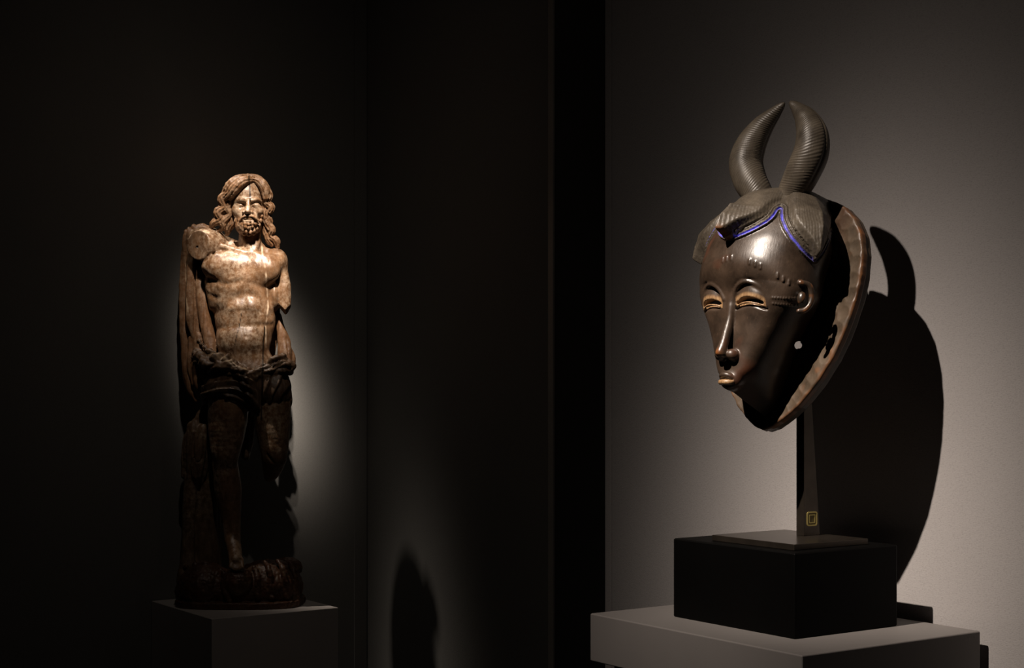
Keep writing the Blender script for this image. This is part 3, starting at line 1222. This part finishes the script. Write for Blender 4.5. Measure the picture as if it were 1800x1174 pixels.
    for px, py, d, r_ in BEARD:
        E('beard', (px, py, d), (r_, r_, r_ * 1.15), 1.2)
    T('beard', [(437, 379.5, 46.5), (429, 380.5, 45), (423, 386, 41), (420, 393, 37)], [1.6, 2.2, 2.0, 1.4], 1)
    T('beard', [(438, 379.5, 46.5), (446, 380.5, 45), (452, 386, 41), (455, 393, 37)], [1.6, 2.2, 2.0, 1.4], 1)
    E('beard', (438, 387, 50), (10, 9, 4.5), 1.0, cut=True)
    # ---- hair: locks as tapering ropes, each with strand grooves running along it
    E('hair', (434, 344, -6), (40, 43, 33), 0)
    E('hair', (436, 338, 30), (27, 18, 17), 3, cut=True)
    E('hair', (436, 362, 34), (26, 34, 28), 3, cut=True)
    locks = [([(446, 316, 18), (436, 316, 32), (426, 319, 39), (415, 329, 40), (406, 341, 34), (397, 349, 26)], [5, 7, 9, 9.5, 9, 6]),
             ([(434, 311, 14), (418, 315, 24), (405, 326, 27), (396, 340, 22)], [6, 8, 8.5, 7]),
             ([(403, 338, 26), (391, 350, 22), (396, 363, 22), (384, 373, 20), (388, 385, 19), (376, 392, 15), (369, 403, 10)], [7, 9, 7, 9, 7.5, 7, 2.5]),
             ([(408, 350, 24), (400, 364, 22), (404, 377, 20), (392, 389, 18), (394, 399, 15), (383, 405, 12)], [6, 8, 6.5, 8, 6, 3]),
             ([(408, 372, 15), (408, 388, 13), (402, 400, 11), (399, 411, 7)], [8, 8.5, 8, 4]),
             ([(444, 313, 20), (457, 320, 27), (465, 332, 27), (468, 346, 24)], [5, 7.5, 8, 7]),
             ([(436, 310, 6), (452, 314, 10), (464, 326, 12), (472, 342, 8)], [5, 7, 8, 8]),
             ([(465, 334, 22), (473, 344, 18), (468, 355, 19), (476, 365, 15), (470, 377, 13), (473, 390, 9)], [7, 7.5, 6.5, 7.5, 6.5, 7]),
             ([(468, 366, 14), (466, 382, 13), (471, 395, 10), (477, 404, 7), (475, 414, 4), (485, 423, 0), (488, 435, -2)], [7, 8, 7, 8, 6.5, 7, 3.5]),
             ([(464, 380, 6), (466, 400, 4), (472, 420, 2), (478, 431, 0)], [7, 8, 7, 3])]
    for pts_, r_ in locks:
        T('hair', pts_, r_, 1.5, n=28)
    for pts_, r_ in locks:
        q4 = spline(np.column_stack([spl(*pts_), np.array(r_, float)]), 26)
        tg = np.gradient(q4[:, :3], axis=0)
        tg /= np.linalg.norm(tg, axis=1)[:, None]
        side = np.cross(tg, (0, 1.0, 0))
        side /= np.maximum(np.linalg.norm(side, axis=1), .2)[:, None]
        fr_ = np.cross(side, tg)
        for al_ in (-62, -22, 22, 62):
            off = math.sin(R(al_)) * side + math.cos(R(al_)) * fr_
            f.tube('hair', q4[:, :3] + off * q4[:, 3:4] * 1.02, np.maximum(q4[:, 3] * .15, .5), 1.0, True)
    # ---- loincloth
    E('loincloth', (433, 674, 2), (68, 53, 50), 0)
    i = f.near(sp3(340, 720, -70), sp3(530, 600, 90), 6)
    if len(i):
        xx = P[i, 0]
        top = np.interp(xx, [p[0] for p in spl((360, 614), (388, 632), (425, 650), (450, 652), (480, 636), (505, 628))], [p[2] for p in spl((360, 614), (388, 632), (425, 650), (450, 652), (480, 636), (505, 628))])
        f.D['loincloth'][i] = smax(f.D['loincloth'][i], (P[i, 2] - top) * .8, 4)
    T('loincloth', [(350, 600, 4), (364, 614, 24), (380, 621, 36), (402, 632, 46), (420, 642, 50), (440, 652, 51), (458, 648, 49), (476, 636, 42), (496, 628, 27)], [3, 4, 4, 4, 4, 4, 4, 4, 4], 3)
    T('loincloth', [(346, 622, 4), (356, 632, 18), (374, 638, 34), (396, 642, 42), (418, 650, 46), (440, 664, 46)], [9, 13, 15, 14, 12, 9], 4)
    T('loincloth', [(440, 664, 45), (458, 656, 43), (476, 648, 38), (496, 642, 26)], [10, 12, 13, 13], 4)
    T('loincloth', [(392, 634, 50), (410, 642, 54), (426, 658, 55), (438, 682, 52), (449, 710, 43), (459, 744, 28)], [4, 8, 9.5, 9.5, 8, 4], 2.5)
    T('loincloth', [(404, 636, 60), (424, 656, 64), (438, 686, 61), (450, 718, 51)], [1.2, 1.8, 1.8, 1.2], 1.5, cut=True)
    E('loincloth', (494, 642, 24), (23, 22, 13), 3, tilt=-8)
    E('loincloth', (508, 648, 22), (10, 17, 11), 3)
    E('loincloth', (484, 633, 30), (13, 14, 8), 3, tilt=12)
    T('loincloth', [(478, 648, 46), (492, 640, 46), (508, 634, 36)], [1.6, 1.8, 1.4], 1.5, cut=True)
    T('loincloth', [(486, 656, 44), (500, 650, 44), (516, 646, 30)], [1.6, 1.8, 1.4], 1.5, cut=True)
    E('loincloth', (492, 686, 14), (19, 30, 34), 5)
    E('loincloth', (476, 684, 14), (33, 40, 40), 6)
    T('loincloth', [(502, 690, 10), (504, 708, 10), (500, 722, 8)], [10, 9, 5], 3)
    E('loincloth', (396, 690, 10), (42, 44, 36), 6)
    i = f.near(sp3(340, 760, -70), sp3(530, 640, 90), 6)
    if len(i):
        hem = spl((352, 712), (366, 700), (384, 693), (404, 694), (422, 706), (436, 724), (448, 742), (459, 752), (466, 738), (476, 718), (488, 712), (498, 724), (512, 722))
        bot = np.interp(P[i, 0], hem[:, 0], hem[:, 2])
        f.D['loincloth'][i] = smax(f.D['loincloth'][i], (bot - P[i, 2]) * .75, 2.5)
    T('loincloth', [(462, 650, 54), (461, 690, 52), (459, 740, 42)], [1.4, 1.6, 1.4], .8, cut=True)
    # ---- cloak
    T('cloak', [(345, 404, -12), (334, 412, -12), (326, 450, -18), (323, 520, -20), (323, 590, -20), (326, 645, -16), (333, 680, -12), (344, 704, -8)], [8, 9, 8, 7, 7, 7, 5, 2.5], 1)
    T('cloak', [(338, 440, -8), (333, 500, -8), (334, 555, -6), (341, 590, -6)], [6, 7, 8, 5], 1.2)
    T('cloak', [(344, 450, -18), (342, 520, -14), (346, 580, -10), (346, 640, -4), (352, 678, 2), (362, 690, 6)], [8, 9, 8, 9, 8, 4], 1.2)
    T('cloak', [(352, 462, -16), (354, 510, -8), (361, 565, -3), (370, 605, 4), (374, 632, 14)], [7, 10, 11, 11, 6], 1.2)
    T('cloak', [(352, 590, -4), (354, 630, 2), (358, 660, 10), (366, 668, 16)], [6, 7, 7, 4], 1.2)
    T('cloak', [(336, 595, -10), (336, 640, -8), (341, 675, -4)], [5, 6, 4], 1)
    E('cloak', (348, 540, -32), (24, 12, 140), 3)
    E('cloak', (372, 560, -34), (22, 10, 90), 4)
    T('cloak', [(330, 408, -14), (350, 402, -14), (372, 404, -18)], [6, 8, 6], 2)
    T('cloak', [(488, 548, -24), (494, 580, -24), (500, 612, -20), (500, 636, -14)], [2.5, 8, 13, 14], 2)
    T('cloak', [(490, 556, -26), (503, 595, -28), (511, 625, -24), (512, 640, -18)], [2, 4, 6, 7], 1.2)
    T('cloak', [(497, 560, -18), (505, 600, -12), (507, 632, -6)], [1.0, 1.6, 1.4], 1, cut=True)
    E('cloak', (430, 560, -44), (62, 14, 130), 4)
    # ---- hanging cloth and trunk that prop the figure
    T('support', [(358, 716, -14), (348, 738, -12), (336, 765, -12), (327, 795, -12), (324, 835, -12)], [5, 8, 9, 9, 7], 2)
    E('support', (345, 795, -8), (21, 13, 58), 4, tilt=4)
    T('support', [(358, 752, -2), (350, 790, 4), (346, 835, 2)], [9, 11, 9], 2)
    T('support', [(340, 760, 2), (333, 800, 2), (333, 838, 0)], [4, 5, 4], 2)
    T('support', [(352, 760, 8), (344, 780, 10), (341, 800, 10), (348, 812, 12), (356, 800, 10), (357, 770, 9)], 1.3, 2, cut=True, n=24)
    T('support', [(336, 840, -8), (334, 880, -8), (332, 930, -8), (330, 985, -4), (328, 1020, 0)], [12, 13, 12, 13, 18], 3)
    T('support', [(352, 850, -20), (350, 920, -20), (352, 1000, -18)], [12, 12, 16], 4)
    T('support', [(380, 690, -34), (372, 800, -34), (366, 900, -34), (366, 1020, -30)], [24, 22, 20, 26], 6)
    T('support', [(440, 700, -28), (436, 760, -26), (432, 800, -16)], [14, 10, 8], 4)
    # ---- base
    q = sp3(424, SZ0, 0)
    E('base', (362, 1034, 22), (48, 48, 44), 0)
    E('base', (336, 1040, 8), (26, 44, 36), 5)
    E('base', (470, 1034, 4), (62, 60, 50), 6)
    E('base', (505, 998, -18), (26, 30, 18), 5)
    E('base', (420, 1040, 10), (90, 56, 40), 6)
    E('base', (418, 1026, 52), (29, 26, 28), 1.5)
    T('base', [(392, 1005, 54), (394, 1035, 68), (404, 1056, 72)], [3, 4, 4], 3)
    for a in ([(446, 996, 40), (452, 1012, 56), (454, 1050, 64)], [(466, 988, 36), (474, 1006, 54), (478, 1050, 60)], [(488, 986, 30), (498, 1004, 46), (503, 1050, 50)], [(508, 990, 14), (518, 1008, 28), (521, 1050, 32)]):
        T('base', a, [3, 4.5, 5], 3)
    for a in ([(456, 998, 50), (463, 1015, 64), (466, 1048, 66)], [(478, 994, 44), (487, 1012, 56), (490, 1048, 58)]):
        T('base', a, [1.5, 2.5, 2], 2, cut=True)
    rs = np.random.RandomState(8)
    for _ in range(34):
        px, py = rs.uniform(326, 398), rs.uniform(992, 1052)
        E('base', (px, py, 62 - abs(px - 368) * .75 - max(0, 1022 - py) * .75), (rs.uniform(3, 7), 4.5, rs.uniform(3, 6)), 2.0)
    slab = (np.abs((P[:, 0] - q[0] - 0) / 110.0) ** 3.2 + np.abs((P[:, 1] - 2) / 76.0) ** 3.2) ** (1 / 3.2)
    sl_ = np.maximum((slab - 1) * 76, P[:, 2] - 11)
    f.D['base'] = smin(f.D['base'], np.where(sl_ < 24, sl_, 24).astype(np.float32), 3)
    f.D['base'] = np.maximum(f.D['base'], np.maximum(-z, (slab - 1.03) * 70)).astype(np.float32)
    al = np.stack([f.D[n] for n in SPARTS])
    for j in range(len(SPARTS)):
        al[j] = np.maximum(al[j], -z)
    if parts:
        return al
    d = al[0]
    for j in range(1, len(SPARTS)):
        d = smin(d, al[j], 1.2)
    return d


stat_root = empty('wooden_statue', (SX0 * 0 + SC[0], SD, ZS))
tag(stat_root, 'weathered wooden statue of a bearded long-haired man with broken arms, on the grey plinth', 'statue')


def old_wood(name, dark, mid, pale, pale_amt, rough=0.5, spec=0.4):
    """bare, once painted wood: brown ground, pale chalky ground showing in worn patches, vertical grain"""
    m, nt, b = mat(name)
    v = coord(nt)
    vg = coord(nt, (1, 1, 0.16))
    g = noise(nt, vg, 210, 5, 0.6)
    n1 = noise(nt, v, 38, 7, 0.68, 0.4)
    n2 = noise(nt, v, 110, 6, 0.7)
    n3 = noise(nt, coord(nt, (1, 1, 0.5)), 13, 3, 0.5)
    c = ramp(nt, n1, [(0.30, dark), (0.66, mid)])
    c = mixc(nt, ramp(nt, g, [(0.35, (0.55,) * 3), (0.62, (0, 0, 0))]), c, tuple(q * 0.45 for q in mid))
    pm = math_n(nt, 'MULTIPLY', ramp(nt, n2, [(0.42, (0, 0, 0)), (0.66, (1, 1, 1))]), ramp(nt, n3, [(0.40, (0.15,) * 3), (0.62, (1, 1, 1))]))
    pm = math_n(nt, 'MULTIPLY', pm, pale_amt)
    c = mixc(nt, pm, c, pale)
    c = mixc(nt, attr(nt, 'gesso'), c, tuple(min(1, q * 1.25) for q in pale))
    c = mixc(nt, attr(nt, 'crack'), c, (0.012, 0.008, 0.005))
    nt.links.new(c, b.inputs['Base Color'])
    nt.links.new(ramp(nt, n2, [(0.3, (rough * 0.8,) * 3), (0.7, (min(1, rough * 1.35),) * 3)]), b.inputs['Roughness'])
    b.inputs['Specular IOR Level'].default_value = spec
    nn = bump(nt, b, g, 0.35, 0.0012)
    bump(nt, b, n2, 0.30, 0.0012, nn)
    return m


SM = {'body': old_wood('worn_painted_wood', (0.085, 0.038, 0.016), (0.26, 0.138, 0.066), (0.64, 0.49, 0.34), 0.8, 0.36, 0.55),
      'hair': old_wood('worn_carved_hair', (0.10, 0.042, 0.016), (0.26, 0.135, 0.062), (0.58, 0.42, 0.28), 0.55, 0.42),
      'loincloth': old_wood('dark_carved_cloth', (0.040, 0.020, 0.010), (0.115, 0.066, 0.036), (0.32, 0.23, 0.145), 0.4, 0.45),
      'cloak': old_wood('brown_carved_cloak', (0.10, 0.044, 0.018), (0.25, 0.125, 0.058), (0.46, 0.34, 0.22), 0.4, 0.45),
      'base': old_wood('dark_red_brown_base', (0.035, 0.012, 0.006), (0.12, 0.045, 0.022), (0.26, 0.19, 0.11), 0.4, 0.4)}
SM['beard'] = SM['hair']
SM['support'] = old_wood('pale_worn_support', (0.07, 0.032, 0.016), (0.20, 0.12, 0.065), (0.50, 0.40, 0.28), 0.9, 0.45)


def seg_dist(V, pts):
    best = np.full(len(V), 1e9)
    for a, b in zip(pts[:-1], pts[1:]):
        ab = b - a
        t = np.clip(((V - a) @ ab) / (ab @ ab), 0, 1)
        best = np.minimum(best, np.linalg.norm(V - a - t[:, None] * ab, axis=1))
    return best


RELIEF = [(-2.6, 5, [(358, 478), (366, 488), (380, 496), (402, 499), (424, 493)]), (-1.3, 5, [(438, 497), (458, 505), (474, 503), (484, 495)]),
          (-1.6, 6, [(432, 450), (432, 478), (432, 502)]), (1.4, 9, [(385, 485), (404, 488), (418, 484)]),
          (-2.6, 7, [(370, 556), (386, 548), (406, 531), (420, 519), (433, 516), (447, 522), (461, 538), (472, 554)]),
          (2.4, 8, [(370, 540), (388, 534), (405, 519), (416, 510)]), (2.0, 8, [(449, 511), (461, 524), (474, 540)]),
          (1.3, 5, [(362, 508), (376, 516), (388, 518)]), (1.2, 5, [(364, 522), (378, 530), (390, 530)]), (-1.2, 4, [(362, 515), (380, 523)]),
          (-1.2, 4, [(405, 548), (430, 546), (456, 548)]), (-2.6, 5, [(378, 580), (395, 576), (430, 573), (478, 571)]), (-1.5, 4, [(430, 520), (430, 550), (431, 590)]),
          (-2.0, 6, [(386, 600), (395, 622), (410, 640)]), (1.2, 10, [(420, 598), (440, 600)]), (-1.3, 5, [(470, 560), (474, 590), (472, 615)]),
          (-1.2, 3, [(420, 382), (427, 377), (430, 374)]), (-1.0, 3, [(452, 382), (446, 377), (442, 374)])]


def build_statue():
    zsplit = SZ0 - 440
    meshes = []
    for lo, hi, h in (((-118, -66, -3), (118, 92, zsplit + 8), 1.65), ((-118, -66, zsplit - 8), (90, 66, SZ0 - 300), 1.05)):
        V, Q = surface_nets(statue_field, lo, hi, h)
        meshes.append((V, Q))
    off = len(meshes[0][0])
    V = np.concatenate([m[0] for m in meshes])
    Q = np.concatenate([meshes[0][1], meshes[1][1] + off])
    al = statue_field(V, True)
    lab = np.argmin(al, 0)
    Nn = vert_normals(V, Q)
    hair = np.isin(lab, [1, 2])
    disp = vnoise(V, 1 / 14., 1) * .55 + vnoise(V * (1, 1, .35), 1 / 3.5, 2) * .28
    # shallow relief: pectoral edge, rib arch, belly creases
    kq = 1 - V[:, 1] / F
    pxy = np.stack([CX + (V[:, 0] + SX0 - CX) / kq, HY + (SZ0 - V[:, 2] - HY) / kq, np.zeros(len(V))], 1)
    front = np.clip(Nn[:, 1] * 2, 0, 1) * (lab == 0)
    for amp, w, pts in RELIEF:
        dd = seg_dist(pxy, spline(np.array([(a, b, 0.0) for a, b in pts]), 24))
        disp += .62 * amp * np.exp(-(dd / w) ** 2) * front
    # carved folds of the loincloth: arcs round the near thigh, rays from the groin on the other side
    lo_ = (lab == 3) * np.clip(Nn[:, 1] * 2.5, 0, 1)
    dx, dyy = pxy[:, 0] - 394, pxy[:, 1] - 752
    wob = 3.0 * vnoise(V, 1 / 28., 31)
    rr = np.hypot(dx, dyy * 1.02) + wob
    fr = np.mod((rr - 50) / 12.5, 1.0)
    saw = np.where(fr < .78, fr / .78, (1 - fr) / .22)
    left = sstep(458, 446, pxy[:, 0] - (pxy[:, 1] - 700) * .25) * sstep(643, 656, pxy[:, 1])
    disp += 5.0 * (saw - .45) * lo_ * left
    up_ = sstep(662, 650, pxy[:, 1]) * (lab == 3)
    c1 = np.abs(vnoise(np.stack([V[:, 0] * .9 + V[:, 2] * .9, V[:, 1], V[:, 2] * 2.4 - V[:, 0] * 1.0], 1), 1 / 22., 41))
    c2 = np.abs(vnoise(np.stack([V[:, 0], V[:, 1], V[:, 2] * 1.6], 1), 1 / 8., 42))
    disp += ((c1 - .3) * 9.0 + (c2 - .3) * 2.5) * up_
    an = np.degrees(np.arctan2(pxy[:, 0] - 456, 752 - pxy[:, 1])) + wob * 1.5
    fr = np.mod(an / 13.0, 1.0)
    saw = np.where(fr < .75, fr / .75, (1 - fr) / .25)
    disp += 4.5 * (saw - .45) * lo_ * (1 - left) * sstep(652, 664, pxy[:, 1]) * sstep(748, 715, pxy[:, 1])
    st = np.sin(V[:, 0] * .62 + V[:, 2] * .45 + 6 * vnoise(V, 1 / 15., 3)) * .12
    disp[hair] += st[hair] + (vnoise(V, 1 / 4., 4) * .5)[hair]
    cl = np.isin(lab, [3, 4, 5])
    fold = np.abs(vnoise(V * (1, 1, .06), 1 / 8., 21))
    fold2 = np.abs(vnoise(V * (1, 1, .25), 1 / 9., 22))
    disp[cl] += np.where(lab == 3, (fold2 - .25) * 2.0, (fold - .25) * 4.0)[cl]
    bs = lab == 6
    disp[bs] += (vnoise(V, 1 / 9., 23) * 1.5 + np.abs(vnoise(V, 1 / 5., 24)) * 1.6)[bs]
    disp *= np.clip(V[:, 2] / 4, 0, 1)
    Nn0 = Nn
    V2 = V + Nn0 * disp[:, None]
    Nn = vert_normals(V2, Q)
    # the two meshes meet just above the shoulders; keep their normals alike there
    fr2 = (Nn[:, 1] > .05).astype(float)
    flat = lambda *p: np.array([(a, b, 0.0) for a, b in p])
    crack = np.zeros(len(V))
    for p, w in ((flat((437.5, 310), (439, 330), (440, 354)), 1.0), (flat((466, 575), (463, 600), (462, 640), (461, 690), (459, 738)), 1.0), (flat((425, 548), (420, 575), (413, 606)), .5)):
        crack = np.maximum(crack, np.clip(1.7 - seg_dist(pxy, p) / w, 0, 1) * fr2)
    crack = np.maximum(crack, np.clip(1.8 - seg_dist(pxy, flat((346, 434), (346.2, 434))) / 1.7, 0, 1) * fr2)
    gs = np.zeros(len(V))
    for p, w in ((flat((459, 420), (461, 445), (467, 475), (470, 515), (471, 550), (467, 580), (468, 610)), 1.2), (flat((330, 418), (338, 406), (352, 403), (366, 408)), 2.2), (flat((364, 617), (380, 624), (402, 634), (420, 644), (432, 650)), 2.6), (flat((326, 445), (327, 495)), .8), (flat((327, 520), (331, 548)), 1.2)):
        gs = np.maximum(gs, np.clip(1.5 - seg_dist(pxy, p) / w, 0, 1) * fr2 * np.clip(.6 + .9 * vnoise(V, 1 / 5., 6), 0, 1) * (lab != 1))
    att = {'crack': crack, 'gesso': gs}
    fz = V[Q][:, :, 2].mean(1)                   # trim the overlap of the two meshes
    first = Q[:, 0] < off
    keep = np.where(first, fz < zsplit + 1.2, fz > zsplit - 1.2)
    Q = Q[keep]
    W_ = V2 * PXM * np.array([1.0, -1.0, 1.0])
    NW = Nn * np.array([1.0, -1.0, 1.0])
    flab = np.sort(lab[Q], 1)[:, 1]
    labels = {'hair': 'long wavy carved hair', 'beard': 'curly carved beard', 'loincloth': 'dark folded cloth around the hips', 'cloak': 'brown cloak hanging behind the shoulders',
              'support': 'cloth-covered trunk beside the leg', 'base': 'dark mound-shaped base with a ball under the foot'}
    for j, nme in enumerate(SPARTS):
        o = quad_mesh(nme, W_, Q[flab == j][:, ::-1], NW, SM[nme], stat_root, att)
        if nme in labels:
            o['label'] = labels[nme]


build_statue()
